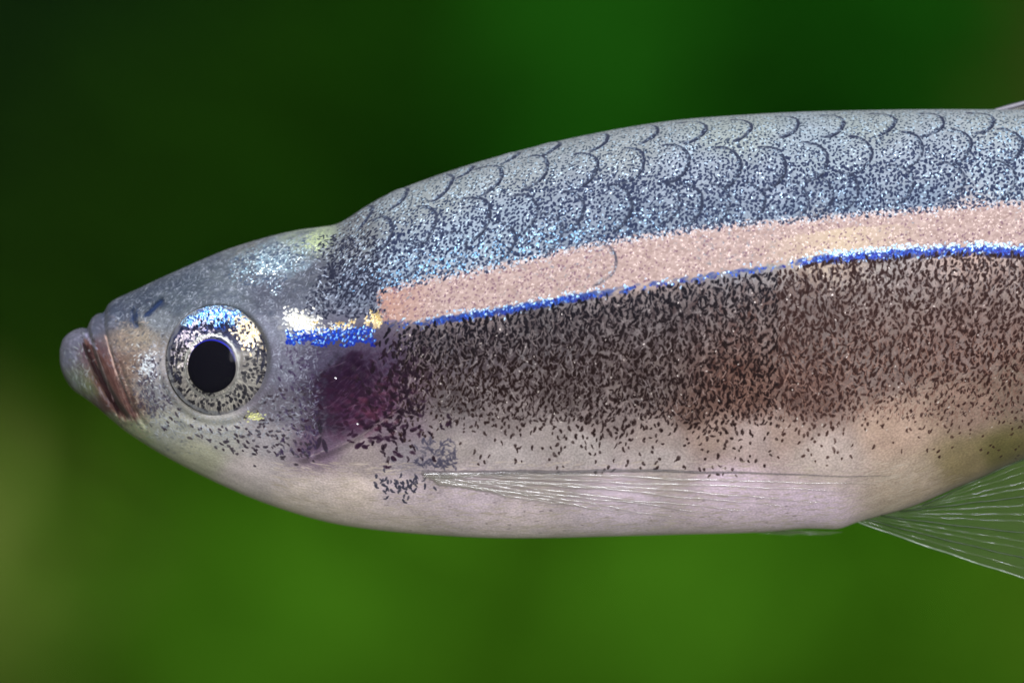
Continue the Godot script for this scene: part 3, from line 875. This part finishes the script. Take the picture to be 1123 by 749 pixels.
func iris_canvas() -> Canvas:
	var n := 512
	var v := Canvas.new(n, n)
	var k := n / 114.0   # texels per fish unit
	for i in n * n:
		var g := int(rng.randf() * 16.0)
		v.c[i * 3] = 96 + g
		v.c[i * 3 + 1] = 92 + g
		v.c[i * 3 + 2] = 90 + g
		v.o[i * 3 + 1] = 110
	var m := 1.0 / k
	var at := func(x: float, y: float) -> Vector2: return Vector2((x - 241.0) * k + n / 2.0, (y - 395.0) * k + n / 2.0)
	# dusky upper ground, paler lower ground
	for i in 900:
		var p: Vector2 = at.call(rr(184, 298), rr(338, 452))
		var y := (p.y - n / 2.0) / k + 395.0
		var col := c8(40, 44, 74) if y < 385.0 else c8(126, 120, 112).lerp(c8(96, 90, 90), rng.randf())
		v.blot(p.x, p.y, m, m, rr(4, 9), rr(3, 6), rr(0, PI), col, 0.35, 1.2)
	for i in 240:
		var p: Vector2 = at.call(rr(208, 276), rr(337, 362))
		v.blot(p.x, p.y, m, m, rr(3, 6), rr(2, 4), rr(0, PI), c8(30, 62, 150), 0.5, 1.4, 0.3, 0.3)
	# blue platelets above
	for i in 520:
		var x := rr(200, 278)
		var y := rr(336, 360)
		var p: Vector2 = at.call(x, y)
		v.blot(p.x, p.y, m, m, rr(1.1, 2.3), rr(0.8, 1.4), rr(0, PI), c8(96, 170, 236).lerp(c8(206, 232, 246), rng.randf()), rr(0.6, 1.0), 2.4, 0.35, 0.26, rr(10, 40))
	# white and rose platelets left, gold ones right
	for i in 420:
		var a := rr(3.05, 4.6)
		var r := rr(32, 54)
		var p: Vector2 = at.call(241.0 + cos(a) * r, 398.0 + sin(a) * r * 0.9)
		if rng.randf() < 0.55:
			v.blot(p.x, p.y, m, m, rr(1.2, 2.8), rr(0.9, 1.7), rr(0, PI), c8(240, 226, 224).lerp(c8(176, 156, 196), rng.randf() * 0.6), rr(0.5, 1.0), 2.4, 0.3, 0.28, rr(10, 34))
	for i in 400:
		var x := 276.0 + rng.randfn(0.0, 10.0)
		var y := 366.0 + rng.randfn(0.0, 8.0) + (x - 276.0) * 0.45
		var p: Vector2 = at.call(x, y)
		v.blot(p.x, p.y, m, m, rr(1.2, 2.8), rr(0.9, 1.7), rr(0, PI), c8(246, 240, 226).lerp(c8(214, 176, 112), rng.randf() * 0.8), rr(0.5, 1.0), 2.4, 0.35, 0.27, rr(10, 34))
	for i in 130:
		var p: Vector2 = at.call(240.0 + rng.randfn(0.0, 24.0), 362.0 + rng.randfn(0.0, 5.0))
		v.blot(p.x, p.y, m, m, rr(1.2, 2.6), rr(1.0, 2.0), rr(0, PI), c8(24, 26, 50), rr(0.5, 0.95), 2.4)
	# lower ground: pale fibres and big dark flecks
	for i in 900:
		var a := rr(-0.35, 3.5)
		var r := rr(30, 57)
		var p: Vector2 = at.call(240.0 + cos(a) * r, 396.0 + sin(a) * r)
		v.blot(p.x, p.y, m, m, rr(1.5, 4.0), rr(0.5, 0.9), a + rr(-0.5, 0.5), c8(158, 152, 142), rr(0.15, 0.55), 2.0, 0.1, 0.3, rr(-10, 14))
	for i in 230:
		var a := rr(-0.5, 3.6)
		var r := rr(32, 56)
		var p: Vector2 = at.call(238.0 + cos(a) * r, 397.0 + sin(a) * r)
		v.blot(p.x, p.y, m, m, rr(1.4, 3.6), rr(1.0, 2.2), a + rr(-0.7, 0.7), c8(28, 26, 32), rr(0.5, 1.0), 2.0)
	for i in 60:
		var a := rr(2.7, 3.5) if i % 2 else rr(-0.5, 0.5)
		var r := rr(42, 55)
		var p: Vector2 = at.call(241.0 + cos(a) * r, 393.0 + sin(a) * r)
		v.blot(p.x, p.y, m, m, rr(3.0, 7.0), rr(0.9, 1.6), a + PI / 2, c8(34, 34, 48), rr(0.4, 0.9), 2.2)
	# silver ring round the pupil, blue edge above it
	for i in 700:
		var a := rr(0, TAU)
		var r := 1.0 + absf(rng.randfn(0.0, 0.045))
		var p: Vector2 = at.call(234.0 + cos(a) * 28.5 * r, 401.0 + sin(a) * 31.5 * r)
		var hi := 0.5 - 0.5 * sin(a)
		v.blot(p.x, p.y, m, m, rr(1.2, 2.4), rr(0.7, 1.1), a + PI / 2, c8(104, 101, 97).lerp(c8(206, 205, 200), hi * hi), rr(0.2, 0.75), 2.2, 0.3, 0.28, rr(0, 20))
	for i in 260:
		var a := rr(-PI * 0.93, -PI * 0.07)
		var p: Vector2 = at.call(234.0 + cos(a) * 24.6, 401.0 + sin(a) * 26.6)
		v.blot(p.x, p.y, m, m, 2.6, 1.5, a + PI / 2, c8(26, 30, 150), 0.8, 2.2, 0.1, 0.3)
	# dark outer rim
	for i in 320:
		var a := rr(0, TAU)
		var e := rr(53.5, 57.0)
		var p: Vector2 = at.call(241.0 + cos(a) * e, 395.0 + sin(a) * e)
		v.blot(p.x, p.y, m, m, 4.0, 1.6, a + PI / 2, c8(84, 84, 92).lerp(c8(128, 127, 130), rng.randf()), 0.3, 1.4)
	return v

func build_eye(fish: Node3D) -> void:
	var iris := iris_canvas()
	var im := StandardMaterial3D.new()
	im.albedo_texture = iris.colour_map()
	im.roughness_texture = iris.gloss_map()
	im.roughness_texture_channel = BaseMaterial3D.TEXTURE_CHANNEL_GREEN
	im.metallic = 1.0
	im.metallic_texture = im.roughness_texture
	im.metallic_texture_channel = BaseMaterial3D.TEXTURE_CHANNEL_BLUE
	im.roughness = 1.0
	im.metallic_specular = 0.2
	im.heightmap_enabled = true
	im.heightmap_texture = iris.relief_map()
	im.heightmap_scale = 0.05
	im.texture_repeat = false
	var z := look(wid_t, 241.0)
	var white := StandardMaterial3D.new()
	white.albedo_color = c8(120, 118, 122)
	white.roughness = 0.4
	var ball := put("eye", dome(241, 395, 60, 63, z - 15.0, 4.0, 0.0), white, fish)
	ball.set_meta("label", "round eye with a black pupil and glittering iris")
	put("iris", dome(241, 395, 57, 60, z - 8.5, 12.5, 0.0), im, ball)
	var dark := StandardMaterial3D.new()
	dark.albedo_color = c8(9, 8, 16)
	dark.roughness = 0.5
	dark.metallic_specular = 0.06
	put("pupil", dome(234, 402, 26, 28.5, z + 2.6, 5.0, 0.0, 10, 48), dark, ball)
	var clear := StandardMaterial3D.new()
	clear.transparency = BaseMaterial3D.TRANSPARENCY_ALPHA
	clear.albedo_color = Color(1, 1, 1, 0.002)
	clear.roughness = 0.03
	clear.metallic_specular = 0.1
	put("cornea", dome(241, 395, 58.5, 61.5, z - 9.0, 21.5, 0.0), clear, ball)

# ---------------------------------------------------------------- fins

func bez(a: Vector3, b: Vector3, c: Vector3, n: int) -> PackedVector3Array:
	var out := PackedVector3Array()
	for i in n + 1:
		var t := float(i) / n
		out.append(a.lerp(b, t).lerp(b.lerp(c, t), t))
	return out

func build_fin(called: String, label: String, fish: Node3D, rays: Array, ray_mats: Array, web: Material, r0: float, r1: float) -> Node3D:
	# rays: arrays of fish-unit points, all of the same length
	var n: int = rays[0].size()
	var pts := PackedVector3Array()
	var uvs := PackedVector2Array()
	for i in rays.size():
		for j in n:
			pts.append(w3(rays[i][j]))
			uvs.append(Vector2(float(i) / (rays.size() - 1), float(j) / (n - 1)))
	var fin := put(called, grid_mesh(pts, uvs, rays.size(), n, false), web, fish)
	fin.set_meta("label", label)
	for i in rays.size():
		var line := PackedVector3Array()
		for j in n:
			line.append(w3(rays[i][j] + Vector3(0, 0.35 * sin(j * 0.9 + i * 2.1), 0.7 * sin(j * 1.1 + i * 1.3))))
		put("fin_ray", tube(line, r0 * S, r1 * S, 6, 0.35), ray_mats[mini(i, ray_mats.size() - 1)], fin)
	return fin

func fin_web(col: Color, alpha: float, rough := 0.35) -> StandardMaterial3D:
	var m := StandardMaterial3D.new()
	m.transparency = BaseMaterial3D.TRANSPARENCY_ALPHA
	m.albedo_color = Color(col.r, col.g, col.b, alpha)
	m.roughness = rough
	m.cull_mode = BaseMaterial3D.CULL_DISABLED
	return m

func plain(col: Color, rough: float, alpha := 1.0) -> StandardMaterial3D:
	var m := StandardMaterial3D.new()
	m.albedo_color = Color(col.r, col.g, col.b, alpha)
	m.roughness = rough
	if alpha < 1.0:
		m.transparency = BaseMaterial3D.TRANSPARENCY_ALPHA
	return m

func build_fins(fish: Node3D) -> void:
	var pale := plain(c8(186, 176, 170), 0.1, 0.14)
	var dusk := plain(c8(64, 58, 66), 0.45, 0.32)
	# pectoral fin, folded back along the belly
	var rays := []
	var tips := [Vector2(975, 521), Vector2(962, 531), Vector2(930, 539), Vector2(896, 549), Vector2(858, 553), Vector2(818, 560), Vector2(778, 562), Vector2(736, 565), Vector2(692, 562), Vector2(646, 557)]
	for i in tips.size():
		var a := Vector2(463.0 + i * 2.0, 517.5 + i * 1.1)
		var b: Vector2 = tips[i]
		var mid := a.lerp(b, 0.45) + Vector2(0, -5.5 + i * 0.7 + rr(-1.0, 1.0))
		var line := []
		for j in 49:
			var t := j / 48.0
			var p := a.lerp(mid, t).lerp(mid.lerp(b, t), t) + Vector2(0, 1.1 * sin(t * 9.0 + i * 1.7) + 0.5 * sin(t * 23.0 + i))
			line.append(Vector3(p.x, p.y, skin_z(p.x, p.y) + 1.0 + 5.0 * sin(minf(t * 1.4, 1.0) * PI * 0.5) + 0.5 * (i % 2) + 1.2 * sin(t * 7.0 + i)))
		rays.append(line)
	build_fin("pectoral_fin", "clear pectoral fin folded back along the pale belly", fish, rays, [dusk, pale], fin_web(c8(188, 178, 174), 0.03, 0.3), 2.6, 0.25)
	# pelvic fin, spread below the belly towards the tail
	rays = []
	for i in 15:
		var f := i / 14.0
		var a := Vector3(941.0 + 70.0 * f, 572.0 - 18.0 * f, 14.0 + 22.0 * f)
		var c := Vector3(1330.0 - 40.0 * f, 692.0 - 262.0 * f + rr(-4, 4), 30.0 + 60.0 * f)
		var b := a.lerp(c, 0.45) + Vector3(0, 9.0 - 14.0 * f, 3.0 * (i % 2))
		var line := []
		for p in bez(a, b, c, 44):
			line.append(p)
		rays.append(line)
	var ray2 := plain(c8(132, 142, 120), 0.1, 0.06)
	var ray3 := plain(c8(52, 68, 40), 0.35, 0.6)
	var lead := plain(c8(160, 174, 156), 0.18, 0.28)
	build_fin("pelvic_fin", "translucent grey green pelvic fin spread below the rear belly", fish, rays, [lead, ray2, ray3, ray2, ray2, ray3, ray2, ray2, ray2, ray3, ray2, ray2, ray2, ray2, ray3], fin_web(c8(78, 86, 60), 0.36, 0.3), 0.95, 0.5)
	# the other pelvic fin, folded, its fringe just showing below the belly
	rays = []
	for i in 6:
		var f := i / 5.0
		var a := Vector3(792.0 + 12.0 * f, 578.0, -12.0 + 10.0 * f)
		var c := Vector3(862.0 + 66.0 * f + rr(-6, 6), 585.5 + 2.5 * sin(i * 2.3), -8.0 + 12.0 * f)
		var line := []
		for p in bez(a, a.lerp(c, 0.5) + Vector3(0, 2.5, 0), c, 12):
			line.append(p)
		rays.append(line)
	build_fin("pelvic_fin", "ragged clear fringe of the folded far pelvic fin under the belly", fish, rays, [ray2], fin_web(c8(120, 132, 100), 0.3, 0.35), 1.0, 0.4)
	# back fin, its first ray just inside the picture
	rays = []
	for i in 9:
		var f := i / 8.0
		var a := Vector3(1092.0 + 120.0 * f, 121.5 + 2.0 * f, 0.0)
		var c := Vector3(1300.0 + 130.0 * f, 20.0 + 70.0 * f, 2.0 * (i % 2))
		var line := []
		for p in bez(a, a.lerp(c, 0.5) + Vector3(10, 22, 0), c, 12):
			line.append(p)
		rays.append(line)
	build_fin("dorsal_fin", "edge of the folded back fin at the upper rim", fish, rays, [plain(c8(112, 108, 118), 0.4), plain(c8(58, 54, 50), 0.4)], fin_web(c8(84, 82, 76), 0.7, 0.4), 2.4, 0.8)
	# tail fin
	rays = []
	for i in 13:
		var f := i / 12.0 * 2.0 - 1.0
		var a := Vector3(1872.0, 293.0 + 52.0 * f, 0.0)
		var c := Vector3(2030.0 + 150.0 * absf(f), 293.0 + 210.0 * f, 4.0 * (i % 2))
		var line := []
		for p in bez(a, a.lerp(c, 0.5) + Vector3(0, 14.0 * f, 0), c, 12):
			line.append(p)
		rays.append(line)
	build_fin("tail_fin", "forked translucent tail fin", fish, rays, [ray2], fin_web(c8(150, 150, 140), 0.4, 0.35), 2.2, 0.6)

# ---------------------------------------------------------------- plants

func leaf_mesh(length: float, width: float, droop: float) -> ArrayMesh:
	var pts := PackedVector3Array()
	var rows := 11
	for i in rows:
		var t := float(i) / (rows - 1)
		var w := width * pow(sin(PI * clampf(t * 0.96 + 0.03, 0.0, 1.0)), 0.75)
		for j in 5:
			var s := (j - 2) / 2.0
			pts.append(Vector3(s * w, length * (t - droop * 0.3 * t * t * t), droop * length * t * t + absf(s) * w * 0.25))
	return grid_mesh(pts, PackedVector2Array(), rows, 5, false)

func leaf_mat(col: Color) -> StandardMaterial3D:
	var m := StandardMaterial3D.new()
	m.albedo_color = col.linear_to_srgb()
	m.roughness = 0.8
	m.metallic_specular = 0.15
	m.cull_mode = BaseMaterial3D.CULL_DISABLED
	m.backlight_enabled = true
	m.backlight = Color(0.35, 0.45, 0.1)
	return m

func plant(label: String, at: Vector3, height: float, spread: float, count: int, leaves: Array, col: Color) -> void:
	var t := thing("water_plant", label, "plant", at, "out-of-focus water plants")
	var mats := [leaf_mat(col), leaf_mat(col * 0.85), leaf_mat(col * 1.15)]
	put("stem", tube(PackedVector3Array([Vector3(0, 0, 0), Vector3(0.01, height * 0.4, 0.005), Vector3(-0.005, height * 0.8, 0.0)]), 0.012, 0.006), leaf_mat(col * 0.7), t)
	for i in count:
		var f := (i + 0.5) / count
		var o := put("leaf", leaves[i % leaves.size()], mats[i % 3], t)
		var yaw := i * 2.39996
		var base := Vector3(0, height * 0.8 * f, 0)
		o.position = base
		var b := Basis(Vector3.UP, yaw) * Basis(Vector3.RIGHT, rr(0.35, 1.15)) * Basis(Vector3.UP, rr(-0.4, 0.4))
		o.basis = b.scaled(Vector3.ONE * spread * rr(0.8, 1.2))

# ---------------------------------------------------------------- scene

func area(called: String, at: Vector3, to: Vector3, size: Vector2, energy: float, col: Color) -> void:
	var l := AreaLight3D.new()
	l.name = called
	l.area_size = size
	l.light_energy = energy
	l.light_color = col
	l.area_range = 20.0
	l.area_attenuation = 2.0
	l.shadow_enabled = true
	add_child(l)
	l.look_at_from_position(at, to, Vector3.UP if absf((to - at).normalized().y) < 0.98 else Vector3.FORWARD)

func _ready() -> void:
	rng.seed = 20240611
	var cam := Camera3D.new()
	cam.name = "camera"
	add_child(cam)
	cam.position = Vector3(0, 0, 3.0)
	cam.near = 0.05
	cam.far = 60.0
	var lens := CameraAttributesPhysical.new()
	lens.frustum_focal_length = 384.5
	lens.frustum_focus_distance = 2.981
	lens.exposure_aperture = 4.1
	lens.frustum_near = 0.05
	lens.frustum_far = 60.0
	cam.attributes = lens
	cam.current = true
	var env := Environment.new()
	env.background_mode = Environment.BG_COLOR
	env.background_color = Color(0.07, 0.10, 0.07)
	env.tonemap_mode = Environment.TONE_MAPPER_LINEAR
	env.tonemap_exposure = 1.0
	env.sdfgi_enabled = true
	env.ssao_enabled = true
	env.ssil_enabled = true
	var we := WorldEnvironment.new()
	we.name = "surroundings"
	we.environment = env
	add_child(we)
	area("flash_above", Vector3(-0.25, 1.15, 1.0), Vector3(0, 0, 0.02), Vector2(0.7, 0.5), 2.6, Color(0.97, 0.98, 1.0))
	area("flash_front", Vector3(0.5, 0.25, 2.2), Vector3(0, 0, 0), Vector2(0.6, 0.6), 5.2, Color(0.97, 0.98, 1.0))
	area("tank_lamp", Vector3(0.3, 1.25, -3.4), Vector3(0.1, -0.15, -7.0), Vector2(1.8, 0.6), 23.0, Color(1.0, 0.99, 0.94))
	shape_fish()
	# setting
	var wall_mat := StandardMaterial3D.new()
	wall_mat.albedo_color = Color(0.004, 0.013, 0.004).linear_to_srgb()
	wall_mat.roughness = 0.9
	wall_mat.metallic_specular = 0.05
	var bm := BoxMesh.new()
	bm.size = Vector3(5.0, 2.6, 0.06)
	var back := put("back_wall", bm, wall_mat, self)
	back.position = Vector3(0, 0.75, -8.4)
	back.set_meta("kind", "structure")
	back.set_meta("label", "dark green back wall far behind the fish")
	var gm := BoxMesh.new()
	gm.size = Vector3(5.0, 0.06, 11.0)
	var sand := StandardMaterial3D.new()
	sand.albedo_color = Color(0.20, 0.24, 0.13).linear_to_srgb()
	sand.roughness = 0.95
	var ground := put("ground", gm, sand, self)
	ground.position = Vector3(0, -0.46, -2.95)
	ground.set_meta("kind", "structure")
	ground.set_meta("label", "mossy green bottom below the fish")
	build_plants()
	# fish
	paint_skin()
	var fish := thing("fish", "small silvery fish with dark speckled flank, rosy stripe and blue line", "fish")
	var sm := StandardMaterial3D.new()
	sm.albedo_texture = cv.colour_map()
	sm.roughness = 1.0
	sm.metallic_specular = 0.13
	sm.rim_enabled = true
	sm.rim = 0.2
	sm.rim_tint = 0.3
	sm.roughness_texture = cv.gloss_map()
	sm.roughness_texture_channel = BaseMaterial3D.TEXTURE_CHANNEL_GREEN
	sm.metallic = 1.0
	sm.metallic_texture = sm.roughness_texture
	sm.metallic_texture_channel = BaseMaterial3D.TEXTURE_CHANNEL_BLUE
	sm.heightmap_enabled = true
	sm.heightmap_texture = cv.relief_map()
	sm.heightmap_scale = 0.06
	sm.texture_repeat = false
	var body := put("body", body_mesh(), sm, fish)
	for s in scale_list:
		put("scale", scale_mesh(s), sm, body)
	build_eye(fish)
	build_fins(fish)

func build_plants() -> void:
	var leaves := [leaf_mesh(0.34, 0.06, 0.35), leaf_mesh(0.28, 0.066, 0.5), leaf_mesh(0.38, 0.05, 0.2)]
	var y := -0.43
	plant("pale yellow green plant blurred at the lower left", Vector3(-0.60, y, -6.6), 0.07, 1.0, 80, leaves, Color(0.27, 0.30, 0.09))
	plant("bright green plant blurred below the gill cover", Vector3(-0.36, y, -6.8), 0.02, 1.0, 70, leaves, Color(0.11, 0.23, 0.012))
	plant("bright green plant blurred below the throat", Vector3(-0.18, y, -6.6), 0.10, 1.1, 70, leaves, Color(0.066, 0.21, 0.009))
	plant("bright green plant blurred below the belly", Vector3(0.02, y, -6.8), 0.14, 1.1, 70, leaves, Color(0.062, 0.21, 0.008))
	plant("bright green plant blurred below the rear belly", Vector3(0.2, y, -6.6), 0.14, 1.1, 70, leaves, Color(0.064, 0.21, 0.009))
	plant("bright green plant blurred below the pelvic fin", Vector3(0.4, y, -6.8), 0.16, 1.1, 70, leaves, Color(0.075, 0.21, 0.011))
	plant("light green plant blurred at the lower right corner", Vector3(0.64, y, -6.7), 0.24, 1.1, 70, leaves, Color(0.16, 0.27, 0.025))
	plant("tall deep green plant blurred above the nape", Vector3(-0.08, y, -7.6), 1.05, 0.9, 90, leaves, Color(0.022, 0.11, 0.006))
	plant("tall deep green plant blurred above the middle of the back", Vector3(0.1, y, -7.5), 1.05, 1.0, 90, leaves, Color(0.014, 0.12, 0.006))
	plant("tall deep green plant blurred above the stripe", Vector3(0.28, y, -7.7), 1.05, 1.0, 90, leaves, Color(0.012, 0.13, 0.006))
	plant("tall deep green plant blurred above the tail half", Vector3(0.45, y, -7.5), 1.05, 0.9, 90, leaves, Color(0.012, 0.12, 0.006))
	plant("brownish plant blurred at the upper right corner", Vector3(0.60, y, -7.1), 1.0, 0.6, 70, leaves, Color(0.18, 0.13, 0.045))
	plant("low bright green plant blurred at the middle of the lower rim", Vector3(0.1, y, -6.2), 0.02, 0.8, 60, leaves, Color(0.05, 0.17, 0.008))
	plant("low bright green plant blurred right of the middle of the lower rim", Vector3(0.31, y, -6.2), 0.02, 0.8, 60, leaves, Color(0.06, 0.18, 0.009))
	plant("low bright green plant blurred left of the middle of the lower rim", Vector3(-0.1, y, -6.2), 0.02, 0.8, 60, leaves, Color(0.055, 0.17, 0.008))
	plant("dim dark green plant blurred above the snout", Vector3(-0.36, y, -7.7), 0.62, 0.9, 80, leaves, Color(0.024, 0.075, 0.007))
	plant("dim dark green plant blurred above the crown", Vector3(-0.22, y, -7.6), 0.8, 0.9, 80, leaves, Color(0.026, 0.105, 0.007))
